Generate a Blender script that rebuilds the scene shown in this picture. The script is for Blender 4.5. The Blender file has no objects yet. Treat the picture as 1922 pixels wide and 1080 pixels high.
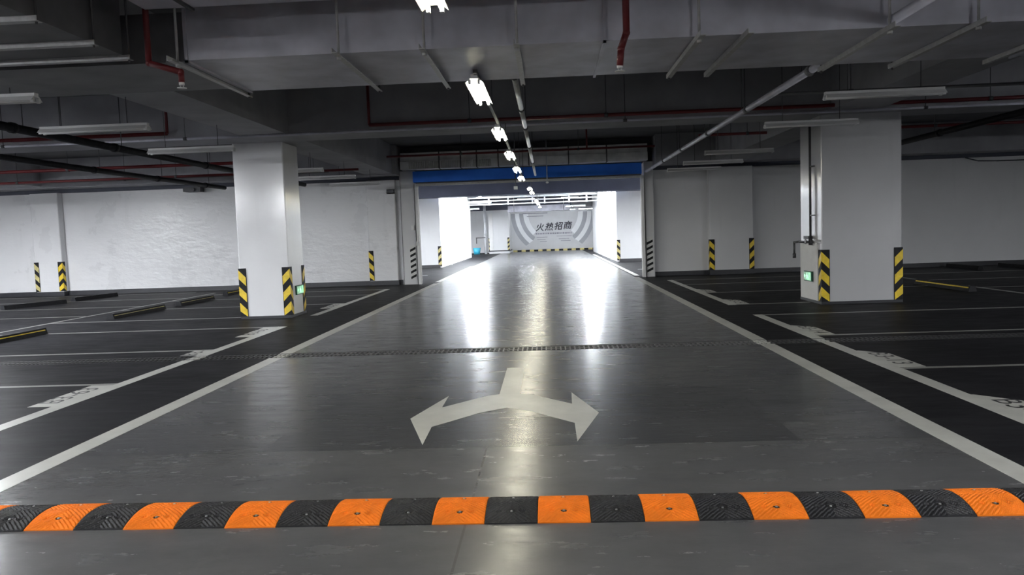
import bpy, math, random
from math import sin, cos, radians, pi
from mathutils import Vector, Matrix

random.seed(7)
C = bpy.context.scene.collection
sc = bpy.context.scene

# ------------------------------------------------------------------ camera
F_PX, CAM_H = 1450.0, 1.36
yaw, pitch, roll = radians(2.76), radians(4.02), radians(2.05)
fw = Vector((-sin(yaw)*cos(pitch), cos(yaw)*cos(pitch), -sin(pitch)))
r0 = Vector((cos(yaw), sin(yaw), 0)); u0 = r0.cross(fw)
rt = r0*cos(roll) - u0*sin(roll); up = r0*sin(roll) + u0*cos(roll)
cam_d = bpy.data.cameras.new('camera'); cam = bpy.data.objects.new('camera', cam_d); C.objects.link(cam)
cam_d.sensor_width = 36.0; cam_d.lens = F_PX/1922*36.0
cam_d.clip_start = 0.05; cam_d.clip_end = 200
m = Matrix(((rt.x, up.x, -fw.x), (rt.y, up.y, -fw.y), (rt.z, up.z, -fw.z))).to_4x4()
m.translation = Vector((0, 0, CAM_H)); cam.matrix_world = m
sc.camera = cam

# ------------------------------------------------------------------ world, exposure
w = bpy.data.worlds.new('world'); sc.world = w; w.use_nodes = True
w.node_tree.nodes['Background'].inputs[0].default_value = (0.5, 0.55, 0.65, 1)
w.node_tree.nodes['Background'].inputs[1].default_value = 0.02
vs = sc.view_settings
vs.view_transform = 'Standard'; vs.look = 'None'; vs.exposure = 1.5; vs.gamma = 1.0; vs.use_curve_mapping = False
try:
    sc.cycles.use_light_tree = True
    sc.cycles.sample_clamp_indirect = 6.0
    sc.cycles.max_bounces = 8
    sc.cycles.caustics_reflective = False
except Exception:
    pass
LAMP = 25.0          # radiance of the lit tubes over the lane
LAMP_SIDE = 600.0    # tubes of the left aisle, outside the frame, and added lamps behind the walls
LAMP_FAR = 640.0     # tubes in the bright passage behind the shutter
LAMP_END = 40.0

# ------------------------------------------------------------------ materials
def newmat(name):
    mt = bpy.data.materials.new(name); mt.use_nodes = True
    return mt, mt.node_tree, mt.node_tree.nodes['Principled BSDF']

def math_n(nt, op, a, b=None, c=None):
    n = nt.nodes.new('ShaderNodeMath'); n.operation = op
    for i, v in enumerate((a, b, c)):
        if v is None: continue
        if isinstance(v, (int, float)): n.inputs[i].default_value = v
        else: nt.links.new(v, n.inputs[i])
    return n.outputs[0]

def step_band(nt, s, lo, hi):
    return math_n(nt, 'MULTIPLY', math_n(nt, 'GREATER_THAN', s, lo), math_n(nt, 'LESS_THAN', s, hi))

def noise(nt, vec, scale, detail=3, rough=.55):
    n = nt.nodes.new('ShaderNodeTexNoise'); n.inputs['Scale'].default_value = scale
    n.inputs['Detail'].default_value = detail; n.inputs['Roughness'].default_value = rough
    if vec is not None: nt.links.new(vec, n.inputs['Vector'])
    return n.outputs['Fac']

def mapping(nt, vec, scale):
    n = nt.nodes.new('ShaderNodeMapping'); n.inputs['Scale'].default_value = scale
    nt.links.new(vec, n.inputs['Vector']); return n.outputs[0]

def maprange(nt, s, a, b, c, d):
    n = nt.nodes.new('ShaderNodeMapRange')
    for i, v in zip((1, 2, 3, 4), (a, b, c, d)): n.inputs[i].default_value = v
    nt.links.new(s, n.inputs[0]); return n.outputs[0]

def mixc(nt, fac, a, b):
    n = nt.nodes.new('ShaderNodeMix'); n.data_type = 'RGBA'
    for sock, v in ((n.inputs[0], fac), (n.inputs[6], a), (n.inputs[7], b)):
        if isinstance(v, tuple): sock.default_value = v if len(v) == 4 else v+(1,)
        elif isinstance(v, (int, float)): sock.default_value = v
        else: nt.links.new(v, sock)
    return n.outputs[2]

def simple(name, col, rough=.5, metal=0., var=.12, scale=6., bump=0., bscale=40., spec=.5, coat=0.):
    mt, nt, b = newmat(name)
    tc = nt.nodes.new('ShaderNodeTexCoord').outputs['Object']
    f = noise(nt, tc, scale)
    dark = tuple(c*(1-var) for c in col); lite = tuple(min(1, c*(1+var)) for c in col)
    nt.links.new(mixc(nt, maprange(nt, f, .3, .7, 0, 1), dark, lite), b.inputs['Base Color'])
    b.inputs['Roughness'].default_value = rough; b.inputs['Metallic'].default_value = metal
    b.inputs['Specular IOR Level'].default_value = spec
    if coat: b.inputs['Coat Weight'].default_value = coat; b.inputs['Coat Roughness'].default_value = .15
    if bump:
        bn = nt.nodes.new('ShaderNodeBump'); bn.inputs['Strength'].default_value = bump
        bn.inputs['Distance'].default_value = .01
        nt.links.new(noise(nt, tc, bscale), bn.inputs['Height']); nt.links.new(bn.outputs[0], b.inputs['Normal'])
    return mt

def emitter(name, col, strength):
    mt, nt, b = newmat(name)
    b.inputs['Base Color'].default_value = (.8, .8, .8, 1)
    b.inputs['Emission Color'].default_value = col+(1,); b.inputs['Emission Strength'].default_value = strength
    return mt

def floor_material():
    mt, nt, b = newmat('polished_floor')
    geo = nt.nodes.new('ShaderNodeNewGeometry').outputs['Position']
    sep = nt.nodes.new('ShaderNodeSeparateXYZ'); nt.links.new(geo, sep.inputs[0])
    X, Y = sep.outputs[0], sep.outputs[1]
    # coated lane (grey) against darker bays, boundary under the edge lines
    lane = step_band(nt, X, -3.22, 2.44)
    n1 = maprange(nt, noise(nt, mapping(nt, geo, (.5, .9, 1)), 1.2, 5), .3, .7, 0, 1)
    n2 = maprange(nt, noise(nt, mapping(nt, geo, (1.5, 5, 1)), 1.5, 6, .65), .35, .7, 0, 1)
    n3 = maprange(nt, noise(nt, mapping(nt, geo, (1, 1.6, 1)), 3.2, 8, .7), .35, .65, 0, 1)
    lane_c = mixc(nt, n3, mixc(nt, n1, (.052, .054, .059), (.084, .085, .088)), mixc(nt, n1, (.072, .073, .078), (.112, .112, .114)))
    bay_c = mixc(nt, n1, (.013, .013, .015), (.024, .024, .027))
    # trowelled panels of slightly different grey
    pa = math_n(nt, 'MULTIPLY', step_band(nt, Y, 4.85, 6.6), math_n(nt, 'ADD', step_band(nt, X, -1.9, -.42), step_band(nt, X, .25, 1.55)))
    lane_c = mixc(nt, math_n(nt, 'MULTIPLY', pa, .55), lane_c, (.045, .046, .05))
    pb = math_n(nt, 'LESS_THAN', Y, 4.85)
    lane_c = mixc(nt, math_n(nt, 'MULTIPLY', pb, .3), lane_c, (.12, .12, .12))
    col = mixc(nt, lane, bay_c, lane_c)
    # scuffs
    s1 = noise(nt, mapping(nt, geo, (1.8, 1.6, 1)), 1.6, 9, .75)
    s2 = noise(nt, geo, .8, 2)
    sm = math_n(nt, 'MULTIPLY', maprange(nt, s1, .58, .80, 0, .30), maprange(nt, s2, .56, .68, 0, 1))
    col = mixc(nt, sm, col, (.2, .2, .2))
    # joints
    j = math_n(nt, 'LESS_THAN', math_n(nt, 'ABSOLUTE', math_n(nt, 'ADD', X, .43)), .006)
    for yy in (4.85, 12.9, 21.9, 29.2, 36.6):
        j = math_n(nt, 'MAXIMUM', j, math_n(nt, 'LESS_THAN', math_n(nt, 'ABSOLUTE', math_n(nt, 'SUBTRACT', Y, yy)), .008 if yy < 10 else .03))
    col = mixc(nt, math_n(nt, 'MULTIPLY', j, .45), col, (.03, .03, .03))
    nt.links.new(col, b.inputs['Base Color'])
    ro = math_n(nt, 'MULTIPLY_ADD', n2, .10, .20)
    ro = math_n(nt, 'ADD', ro, math_n(nt, 'MULTIPLY', math_n(nt, 'SUBTRACT', 1., lane), .22))
    nt.links.new(ro, b.inputs['Roughness'])
    nt.links.new(math_n(nt, 'MULTIPLY_ADD', lane, .30, .02), b.inputs['Specular IOR Level'])
    bn = nt.nodes.new('ShaderNodeBump'); bn.inputs['Strength'].default_value = .12; bn.inputs['Distance'].default_value = .01
    hh = math_n(nt, 'ADD', noise(nt, mapping(nt, geo, (3, 9, 1)), 1.3, 3), math_n(nt, 'MULTIPLY', noise(nt, mapping(nt, geo, (22, 45, 1)), 1, 4), .35))
    nt.links.new(hh, bn.inputs['Height']); nt.links.new(bn.outputs[0], b.inputs['Normal'])
    return mt

def wall_material(name, col, rough=.32, bstr=.35, spec=.5):
    mt, nt, b = newmat(name)
    geo = nt.nodes.new('ShaderNodeNewGeometry').outputs['Position']
    n1 = maprange(nt, noise(nt, geo, .9, 5, .6), .3, .7, 0, 1)
    n2 = noise(nt, mapping(nt, geo, (3.5, 3.5, .35)), 1.2, 4)
    c = mixc(nt, n1, tuple(v*.93 for v in col), col)
    c = mixc(nt, maprange(nt, n2, .6, .75, 0, .25), c, tuple(v*.78 for v in col))
    b.inputs['Specular IOR Level'].default_value = spec
    nt.links.new(c, b.inputs['Base Color'])
    nt.links.new(math_n(nt, 'MULTIPLY_ADD', n1, .12, rough), b.inputs['Roughness'])
    bn = nt.nodes.new('ShaderNodeBump'); bn.inputs['Strength'].default_value = bstr; bn.inputs['Distance'].default_value = .02
    nt.links.new(math_n(nt, 'ADD', noise(nt, mapping(nt, geo, (1, 1, 2.2)), 2.6, 5), math_n(nt, 'MULTIPLY', noise(nt, geo, 24, 2), .08)), bn.inputs['Height'])
    nt.links.new(bn.outputs[0], b.inputs['Normal'])
    return mt

def paint_material(k=1.):
    mt, nt, b = newmat('floor_paint')
    geo = nt.nodes.new('ShaderNodeNewGeometry').outputs['Position']
    n1 = maprange(nt, noise(nt, geo, 2.5, 5, .65), .35, .72, 0, 1)
    nt.links.new(mixc(nt, n1, (.60*k, .60*k, .56*k), (.46*k, .46*k, .43*k)), b.inputs['Base Color'])
    b.inputs['Roughness'].default_value = .34
    bn = nt.nodes.new('ShaderNodeBump'); bn.inputs['Strength'].default_value = .12; bn.inputs['Distance'].default_value = .01
    nt.links.new(noise(nt, mapping(nt, geo, (5, 14, 1)), 1.3, 4), bn.inputs['Height']); nt.links.new(bn.outputs[0], b.inputs['Normal'])
    return mt

def cover_material():
    mt, nt, b = newmat('drain_cover')
    geo = nt.nodes.new('ShaderNodeNewGeometry').outputs['Position']
    sep = nt.nodes.new('ShaderNodeSeparateXYZ'); nt.links.new(geo, sep.inputs[0]); X = sep.outputs[0]
    f = step_band(nt, X, -3.30, -3.14)
    for lo, hi in ((2.37, 2.53), (-4.34, -4.20), (3.06, 3.20)):
        f = math_n(nt, 'MAXIMUM', f, step_band(nt, X, lo, hi))
    c = mixc(nt, maprange(nt, noise(nt, geo, 9, 4), .3, .7, 0, 1), (.10, .10, .105), (.15, .15, .155))
    bay = math_n(nt, 'SUBTRACT', 1., step_band(nt, X, -3.22, 2.44))
    c = mixc(nt, math_n(nt, 'MULTIPLY', bay, .85), c, (.02, .02, .022))
    nt.links.new(mixc(nt, math_n(nt, 'MULTIPLY', f, .9), c, (.5, .5, .47)), b.inputs['Base Color'])
    b.inputs['Roughness'].default_value = .42
    return mt

M = {}
M['floor'] = floor_material()
M['paint'] = paint_material(.92)
M['paint_grey'] = paint_material(.42)  # darker mix of the line paint, for the bay lines
M['cover'] = cover_material()
M['wall'] = wall_material('white_wall_paint', (.72, .72, .735), .24, .7)
M['wall_r'] = wall_material('white_wall_paint_matt', (.66, .66, .67), .5, .2)
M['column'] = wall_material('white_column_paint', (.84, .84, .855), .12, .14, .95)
M['column_r'] = wall_material('white_column_paint_shaded', (.56, .56, .57), .10, .12, .95)  # darker copy of the column white; weaker light is put into the colour
M['far_wall'] = wall_material('far_wall_paint', (.72, .73, .75), .6, .1)
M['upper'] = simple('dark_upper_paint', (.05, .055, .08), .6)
M['slab'] = simple('ceiling_paint', (.13, .13, .14), .8, scale=2)
M['beam'] = simple('beam_paint', (.34, .34, .365), .7, scale=2, bump=.2)
M['base'] = simple('baseboard_paint', (.022, .023, .028), .45)
M['duct'] = simple('galvanised_duct', (.54, .54, .61), .42, .15, var=.2, scale=2.5, bump=.15, bscale=5)
M['duct_dark'] = simple('galvanised_duct_dull', (.15, .15, .16), .5, .15, var=.25, scale=2.5)
M['tray'] = simple('dull_tray', (.13, .13, .135), .6, .1)
M['duct_b'] = simple('bright_galvanised_duct', (.8, .8, .8), .35, .25, var=.15, scale=3, bump=.5, bscale=9)
M['steel'] = simple('galvanised_angle', (.50, .50, .50), .42, .5, scale=20)
M['steel_dark'] = simple('dull_steel', (.10, .10, .105), .5, .6, scale=20)
M['foil'] = simple('crinkled_foil', (.62, .62, .60), .28, .8, var=.1, scale=8, bump=1., bscale=18)
M['red'] = simple('red_pipe_paint', (.13, .010, .013), .5)
M['white_metal'] = simple('white_enamel', (.74, .74, .74), .4, var=.03)
M['tube_off'] = simple('unlit_tube_glass', (.8, .8, .8), .2, var=.02)
M['lamp'] = emitter('lit_tube', (1., .95, .74), LAMP)
M['lamp_side'] = emitter('lit_tube_side', (.93, .96, 1.), LAMP_SIDE)
M['lamp_near'] = emitter('added_tube_near', (.95, .97, 1.), 330.)
M['lamp_far'] = emitter('lit_tube_far', (.90, .95, 1.), LAMP_FAR)
M['lamp_end'] = emitter('lit_tube_end', (.92, .96, 1.), LAMP_END)
M['blue'] = simple('blue_shutter_box', (.03, .21, 1.0), .7, var=.15, scale=2)
M['blue_grey'] = simple('blue_grey_beam', (.075, .085, .135), .6, scale=1.5)
M['black'] = simple('black_rubber', (.012, .012, .014), .6, var=.3, scale=12, spec=.2)
M['black_hump'] = simple('black_hump_rubber', (.013, .013, .015), .5, var=.4, scale=10, bump=.3, bscale=120, spec=.35)
M['orange'] = simple('orange_hump_rubber', (.74, .175, .010), .62, var=.14, scale=8, bump=.3, bscale=120, spec=.2)
M['yellow'] = simple('yellow_reflective', (.80, .57, .03), .45, var=.15, scale=15)
M['yellow_pale'] = simple('pale_hazed_yellow', (.56, .48, .20), .5, var=.3, scale=15)  # paler yellow; the haze over distant guards is put into the colour
M['chrome'] = simple('steel_bolt', (.5, .5, .5), .3, .9)
M['hole'] = simple('hole_dark', (.008, .008, .008), .8)
M['green_housing'] = simple('green_sign_housing', (.015, .09, .05), .4)
M['green_lit'] = emitter('green_lit_panel', (.02, .50, .16), .13)
M['green_man'] = emitter('pale_lit_figure', (.35, 1., .55), .5)
M['white_panel'] = simple('matt_white_panel', (.66, .66, .65), .7, var=.04)
M['pipe_white'] = simple('white_pipe_paint', (.66, .68, .72), .45)
M['mural'] = simple('mural_print', (.50, .51, .53), .7, var=.06, scale=1)
M['mural_lite'] = simple('mural_print_light', (.70, .72, .74), .7, var=.05, scale=1)
M['mural_dark'] = simple('mural_print_grey', (.33, .34, .37), .7, var=.08, scale=1)
M['ink'] = simple('mural_ink', (.035, .033, .045), .7)
M['ink_soft'] = simple('mural_ink_soft', (.22, .22, .26), .7)
M['digit'] = simple('stencil_ink', (.03, .03, .032), .5)
M['cyan'] = simple('blue_plastic', (.05, .42, .62), .4)
M['dark_plastic'] = simple('dark_plastic', (.03, .032, .04), .4)

# ------------------------------------------------------------------ mesh helpers
class MB:
    def __init__(s): s.v = []; s.f = []; s.sm = []
    def add(s, vs, fs, smooth=False):
        o = len(s.v); s.v += [tuple(p) for p in vs]
        for f in fs: s.f.append(tuple(i+o for i in f)); s.sm.append(smooth)
        return s
    def box(s, x0, x1, y0, y1, z0, z1):
        v = [(x, y, z) for z in (z0, z1) for y in (y0, y1) for x in (x0, x1)]
        return s.add(v, [(0, 2, 3, 1), (4, 5, 7, 6), (0, 1, 5, 4), (2, 6, 7, 3), (0, 4, 6, 2), (1, 3, 7, 5)])
    def cbox(s, x0, x1, y0, y1, z0, z1, c):
        # box with chamfered vertical and top edges
        pts = [(x0+c, y0), (x1-c, y0), (x1, y0+c), (x1, y1-c), (x1-c, y1), (x0+c, y1), (x0, y1-c), (x0, y0+c)]
        return s.prism(pts, z0, z1)
    def prism(s, poly, z0, z1, axis='z'):
        n = len(poly)
        def P(a, b, h):
            return {'z': (a, b, h), 'x': (h, a, b), 'y': (a, h, b)}[axis]
        area = sum(poly[i][0]*poly[(i+1) % n][1]-poly[(i+1) % n][0]*poly[i][1] for i in range(n))
        if area < 0: poly = poly[::-1]
        v = [P(a, b, z0) for a, b in poly]+[P(a, b, z1) for a, b in poly]
        fs = [tuple(range(n-1, -1, -1)), tuple(range(n, 2*n))]+[(i, (i+1) % n, (i+1) % n+n, i+n) for i in range(n)]
        if axis == 'y': fs = [f[::-1] for f in fs]
        return s.add(v, fs)
    def tube(s, p0, p1, r, n=10, r1=None):
        p0 = Vector(p0); p1 = Vector(p1); d = (p1-p0).normalized(); r1 = r if r1 is None else r1
        a = d.orthogonal().normalized(); b = d.cross(a)
        v = [p0+(a*cos(2*pi*i/n)+b*sin(2*pi*i/n))*r for i in range(n)]+[p1+(a*cos(2*pi*i/n)+b*sin(2*pi*i/n))*r1 for i in range(n)]
        o = len(s.v)
        s.add(v, [(i, (i+1) % n, (i+1) % n+n, i+n) for i in range(n)], True)
        s.add([], []); s.f.append(tuple(o+i for i in range(n-1, -1, -1))); s.sm.append(False)
        s.f.append(tuple(o+n+i for i in range(n))); s.sm.append(False)
        return s
    def path(s, pts, r, n=8):
        for a, b in zip(pts, pts[1:]): s.tube(a, b, r, n)
        for p in pts[1:-1]: s.ball(p, r*1.12, 8, 6)
        return s
    def ball(s, c, r, n=10, k=6, sz=1.):
        v = [(c[0], c[1], c[2]-r*sz)]
        for j in range(1, k):
            t = pi*j/k
            v += [(c[0]+r*sin(t)*cos(2*pi*i/n), c[1]+r*sin(t)*sin(2*pi*i/n), c[2]-r*sz*cos(t)) for i in range(n)]
        v.append((c[0], c[1], c[2]+r*sz)); fs = []
        for i in range(n):
            fs.append((0, 1+(i+1) % n, 1+i)); l = 1+(k-2)*n
            fs.append((l+i, l+(i+1) % n, len(v)-1))
            for j in range(k-2):
                a = 1+j*n; fs.append((a+i, a+(i+1) % n, a+n+(i+1) % n, a+n+i))
        return s.add(v, fs, True)
    def build(s, name, mat, parent=None, loc=None):
        me = bpy.data.meshes.new(name); me.from_pydata(s.v, [], s.f)
        me.polygons.foreach_set('use_smooth', s.sm); me.materials.append(mat); me.update()
        o = bpy.data.objects.new(name, me); C.objects.link(o)
        if parent: o.parent = parent
        if loc: o.location = loc
        return o

def tag(o, label=None, cat=None, group=None, kind=None):
    if label: o['label'] = label
    if cat: o['category'] = cat
    if group: o['group'] = group
    if kind: o['kind'] = kind
    return o
def thing(name, label, cat, loc=(0, 0, 0), rz=0., group=None):
    o = bpy.data.objects.new(name, None); C.objects.link(o); o.location = loc; o.rotation_euler = (0, 0, rz)
    o.empty_display_size = .2
    return tag(o, label, cat, group)
def copy_tree(o, parent=None):
    c = o.copy(); C.objects.link(c); c.parent = parent
    for ch in [x for x in o.children]: copy_tree(ch, c)
    return c
def struct(name, mb, mat, label=None, parent=None):
    o = mb.build(name, mat, parent)
    if parent is None: o['kind'] = 'structure'
    if label: o['label'] = label
    return o

# ------------------------------------------------------------------ floor
DY0, DY1 = 8.83, 9.17
DX0, DX1 = -9.0, 8.5
fl = MB()
for x0, x1, y0, y1 in ((-19, 17, -9, DY0), (-19, 17, DY1, 58), (-19, DX0, DY0, DY1), (DX1, 17, DY0, DY1)):
    fl.add([(x0, y0, 0), (x1, y0, 0), (x1, y1, 0), (x0, y1, 0)], [(0, 1, 2, 3)])
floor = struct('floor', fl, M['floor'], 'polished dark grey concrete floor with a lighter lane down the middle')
ch = MB().box(DX0, DX1, DY0-.05, DY0, -.3, -.001).box(DX0, DX1, DY1, DY1+.05, -.3, -.001).box(DX0, DX1, DY0-.05, DY1+.05, -.34, -.3)
ch.build('drain_channel', M['hole'], floor)

# ------------------------------------------------------------------ ceiling
struct('ceiling', MB().box(-19, 17, -9, 58, 3.9, 4.1), M['slab'], 'dark painted concrete ceiling slab above the pipes and ducts')

# ------------------------------------------------------------------ walls
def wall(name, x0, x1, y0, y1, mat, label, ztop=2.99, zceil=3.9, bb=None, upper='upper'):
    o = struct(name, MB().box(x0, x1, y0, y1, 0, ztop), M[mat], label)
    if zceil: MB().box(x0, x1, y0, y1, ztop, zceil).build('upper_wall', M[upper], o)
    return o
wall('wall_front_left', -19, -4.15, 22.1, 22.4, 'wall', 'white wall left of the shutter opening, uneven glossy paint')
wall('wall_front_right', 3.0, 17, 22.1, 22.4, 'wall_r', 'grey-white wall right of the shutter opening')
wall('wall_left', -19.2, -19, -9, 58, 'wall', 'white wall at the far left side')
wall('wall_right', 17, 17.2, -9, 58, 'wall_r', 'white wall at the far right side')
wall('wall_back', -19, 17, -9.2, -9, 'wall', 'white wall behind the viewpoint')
# baseboards (dark painted plinths)
struct('baseboard_left', MB().box(-19, -4.2, 22.06, 22.1, 0, .13), M['base'], 'dark painted baseboard along the left white wall')
struct('baseboard_right', MB().box(3.02, 17, 22.06, 22.1, 0, .12), M['base'], 'dark painted baseboard along the right white wall')
# header above the opening
struct('wall_header', MB().box(-4.15, 3.0, 22.12, 22.4, 3.2, 3.9), M['slab'], 'dark wall above the shutter opening')

def column(x0, x1, y0, y1, label, mat='column', z=3.1, name='column', ph=.045):
    t = thing(name, label, 'column', ((x0+x1)/2, (y0+y1)/2, 0))
    hx, hy = (x1-x0)/2, (y1-y0)/2
    MB().cbox(-hx, hx, -hy, hy, .0, z, .015).build('shaft', M[mat], t)
    MB().box(-hx-.012, hx+.012, -hy-.012, hy+(.012 if ph < .1 else 0), .0, ph).build('plinth', M['base'], t)
    return t
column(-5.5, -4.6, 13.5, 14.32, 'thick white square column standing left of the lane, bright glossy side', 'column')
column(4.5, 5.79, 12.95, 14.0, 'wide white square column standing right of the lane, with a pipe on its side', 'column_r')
# pilasters on the front wall
column(-14.95, -14.13, 21.85, 22.1, 'shallow white pilaster at the far left end of the left wall', 'wall', 2.99, 'pilaster', .13)
column(-5.12, -4.30, 21.95, 22.1, 'shallow white pilaster on the left wall beside the shutter opening', 'wall', 2.99, 'pilaster', .13)
column(4.52, 5.72, 21.82, 22.1, 'shallow grey-white pilaster on the right wall behind the stalls', 'wall_r', 2.99, 'pilaster', .13)

# portal piers with shutter guide rails
def pier(x0, x1, lab, rail_x, side):
    t = thing('shutter_pier', lab, 'pier', ((x0+x1)/2, 22.2, 0))
    cx = (x0+x1)/2
    MB().cbox(x0-cx, x1-cx, -.3, .25, 0, 3.22, .01).build('shaft', M['wall_r'], t)
    r = MB()
    for dy in (-.36, -.22): r.box(rail_x-cx-.05, rail_x-cx+.05, dy, dy+.05, 0, 2.85)
    r.box(rail_x-cx-.05 if side < 0 else rail_x-cx+.03, rail_x-cx-.03 if side < 0 else rail_x-cx+.05, -.36, -.17, 0, 2.85)
    r.build('guide_rail', M['white_metal'], t)
    return t
pl = pier(-4.15, -3.72, 'narrow white pier at the left of the shutter opening with a steel guide rail', -3.68, -1)
pr = pier(2.74, 3.0, 'narrow white pier at the right of the shutter opening with a steel guide rail', 2.70, 1)
MB().box(-.20, -.19, -.312, -.30, 0, 3.1).build('conduit', M['steel_dark'], pl)
sb = MB().box(.08, .16, -.36, -.30, 1.55, 1.68).build('switch_box', M['white_metal'], pl)
MB().box(.20, .27, -.40, -.36, 1.1, 1.22).build('switch_box', M['white_metal'], pl)

# ------------------------------------------------------------------ shutter box and duct over the opening
t = thing('rolling_shutter', 'long blue rolled-up shutter box across the top of the opening', 'shutter', (-.53, 21.85, 2.78))
MB().box(-3.185, 3.185, -.2, .25, .10, .40).build('shutter_box', M['blue'], t)
b = MB().box(-3.14, 3.16, -.04, .02, 0, .05); b.box(-3.14, 3.16, -.10, .08, .045, .06); b.build('bottom_bar', M['steel'], t)
MB().box(-3.14, 3.16, -.02, .0, .06, .10).build('curtain_edge', M['steel_dark'], t)

t = thing('air_duct', 'flat metal duct in two tiers running above the blue shutter box', 'duct', (-.6, 21.7, 3.24))
MB().box(-3.45, 3.42, -.1, .35, 0, .225).build('duct_body', M['duct_b'], t)
MB().box(-3.45, 3.42, -.05, .35, .235, .46).build('duct_body', M['duct_b'], t)
for i, x in enumerate([-2.35, -1.75, -1.3, -.7, .15, 1.25, 2.3]):
    MB().box(x-.015, x+.015, -.12, .35, -.01, .47).build('duct_flange', M['steel_dark'], t)
fo = MB()
for i in range(46):
    x = -3.2+i*.05; d = .012+.01*random.random()
    fo.prism([(x, -.10), (x+.022, -.10-d), (x+.044, -.10)], .01, .2)
fo.build('crinkled_wrap', M['foil'], t)

# ------------------------------------------------------------------ beams
def beam(x0, x1, y0, y1, z0, label, mat='beam', z1=3.9, name='ceiling_beam'):
    o = MB().box(x0, x1, y0, y1, z0, z1).build(name, M[mat]); o['kind'] = 'structure'; o['label'] = label
    return o
beam(-19, 17, 12.75, 13.5, 3.10, 'dark concrete beam across the hall over the two white columns')
beam(-19, 17, 2.2, 2.9, 3.25, 'dark concrete beam across the hall just ahead of the viewpoint')
beam(-19, -4.12, 21.3, 22.1, 3.10, 'dark concrete beam above the left white wall')
beam(3.0, 17, 21.3, 22.1, 3.10, 'dark concrete beam above the right white wall')
beam(-4.98, -4.22, 7.75, 12.75, 3.12, 'dark lengthwise beam left of the lane, near half')
beam(-4.98, -4.22, 13.5, 21.3, 3.12, 'dark lengthwise beam left of the lane, behind the left column')
beam(4.6, 5.4, 2.9, 12.75, 3.15, 'dark lengthwise beam right of the lane, near half')
beam(4.6, 5.4, 13.5, 21.3, 3.12, 'dark lengthwise beam right of the lane, behind the right column')
beam(-12.5, 9.5, 31.5, 32.4, 2.93, 'blue-grey beam across the passage behind the shutter opening', 'blue_grey')
beam(-14.9, -14.2, 2.9, 21.3, 3.15, 'dark lengthwise beam above the far left pilaster')

# ------------------------------------------------------------------ big duct near the top of the picture
t = thing('air_duct', 'large grey ventilation duct hanging across the hall near the top of the picture', 'duct', (0, 6.25, 2.85))
MB().box(-2.87, 7.2, 0, 1.35, 0, .42).build('duct_body', M['duct'], t)
MB().box(-9.0, -2.88, .12, 1.3, .02, .42).build('duct_side_branch', M['duct_dark'], t)
for x in (-2.87, .5, 4.4):
    f = MB().box(x-.012, x+.012, -.02, 1.37, -.02, .0).box(x-.012, x+.012, -.02, 0, -.02, .44).box(x-.012, x+.012, -.02, 1.37, .42, .44)
    f.build('duct_flange', M['duct'], t)
for x in (-2.9, -1.6, -.92, -.19, 1.22, 1.58, 2.66, 3.32, 4.2, 5.6):
    bmb = MB().box(x-.022, x+.022, -.24, 1.42, -.052, -.045).box(x-.022, x-.016, -.24, 1.42, -.045, -.012)
    br = bmb.build('support_bracket', M['steel'], t)
    if x not in (1.58, 4.2):
        MB().tube((x, -.10, -.07), (x, -.10, 1.05), .011, 8).tube((x, -.10, -.075), (x, -.10, -.045), .02, 6).build('hanger_rod', M['steel'], br)
        MB().tube((x, 1.38, -.07), (x, 1.38, 1.05), .011, 8).build('hanger_rod', M['steel_dark'], br)

t = thing('air_duct', 'dull metal duct running lengthwise in the upper left corner, on white brackets', 'duct', (-5.0, 0, 2.88))
MB().box(-1.5, 1.68, 1.0, 6.1, 0, .45).build('duct_body', M['duct_dark'], t)
for y in (3.2, 4.2, 5.0, 5.64, 6.12):
    br = MB().box(-1.6, 1.74, y-.03, y+.03, -.035, -.03).box(-1.6, 1.74, y-.03, y-.024, -.03, .0).build('support_bracket', M['steel'], t)
    MB().tube((1.72, y, -.05), (1.72, y, 1.02), .009, 8).build('hanger_rod', M['steel_dark'], br)

t = thing('cable_tray', 'grey cable tray crossing above the lane in front of the large duct', 'cable tray', (0, 5.5, 3.125))
MB().box(-2.95, 9, 0, .28, 0, .006).box(-2.95, 9, 0, .006, 0, .09).box(-2.95, 9, .274, .28, 0, .09).build('tray', M['duct'], t)
for x in (-2.6, -.9, .9, 2.7, 4.5, 6.3):
    MB().tube((x, -.01, -.02), (x, -.01, .765), .006, 6).tube((x, .29, -.02), (x, .29, .765), .006, 6).box(x-.015, x+.015, -.03, .31, -.02, -.001).build('hanger', M['steel_dark'], t)

# lighting trunking along the lane
t = thing('lighting_trunking', 'slim grey trunking running down the lane above the lit lamps', 'trunking', (-.6, 0, 2.80))
MB().box(-.018, .018, 7.0, 21.3, 0, .03).build('trunking_body', M['steel_dark'], t)
for y in (7.8, 9.2, 12.2, 15.6, 18.25, 20.9):
    MB().tube((0, y, .035), (0, y, .28 if 12 < y < 13.6 else 1.09), .006, 6).build('hanger_rod', M['steel_dark'], t)

# foil conduit right of lamps
t = thing('service_pipe', 'silvery lagged pipe running down the lane beside the row of lamps', 'pipe', (-.28, 0, 2.93))
for y0, y1 in ((7.9, 9.9), (10.0, 11.6), (11.75, 14.2), (14.3, 17.4), (17.5, 21.4)):
    MB().tube((.0, y0, 0), (0, y1, 0), .032, 10).build('pipe_section', M['foil'] if y0 < 12 or y0 > 14.2 else M['steel_dark'], t)
    MB().tube((0, y0-.06, 0), (0, y0+.0, 0), .042, 10).build('pipe_joint', M['steel_dark'], t)
    MB().tube((0, y0+.5, .03), (0, y0+.5, .965 if not 12.6 < y0+.5 < 13.6 else .165), .006, 6).build('hanger_rod', M['steel_dark'], t)

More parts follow.
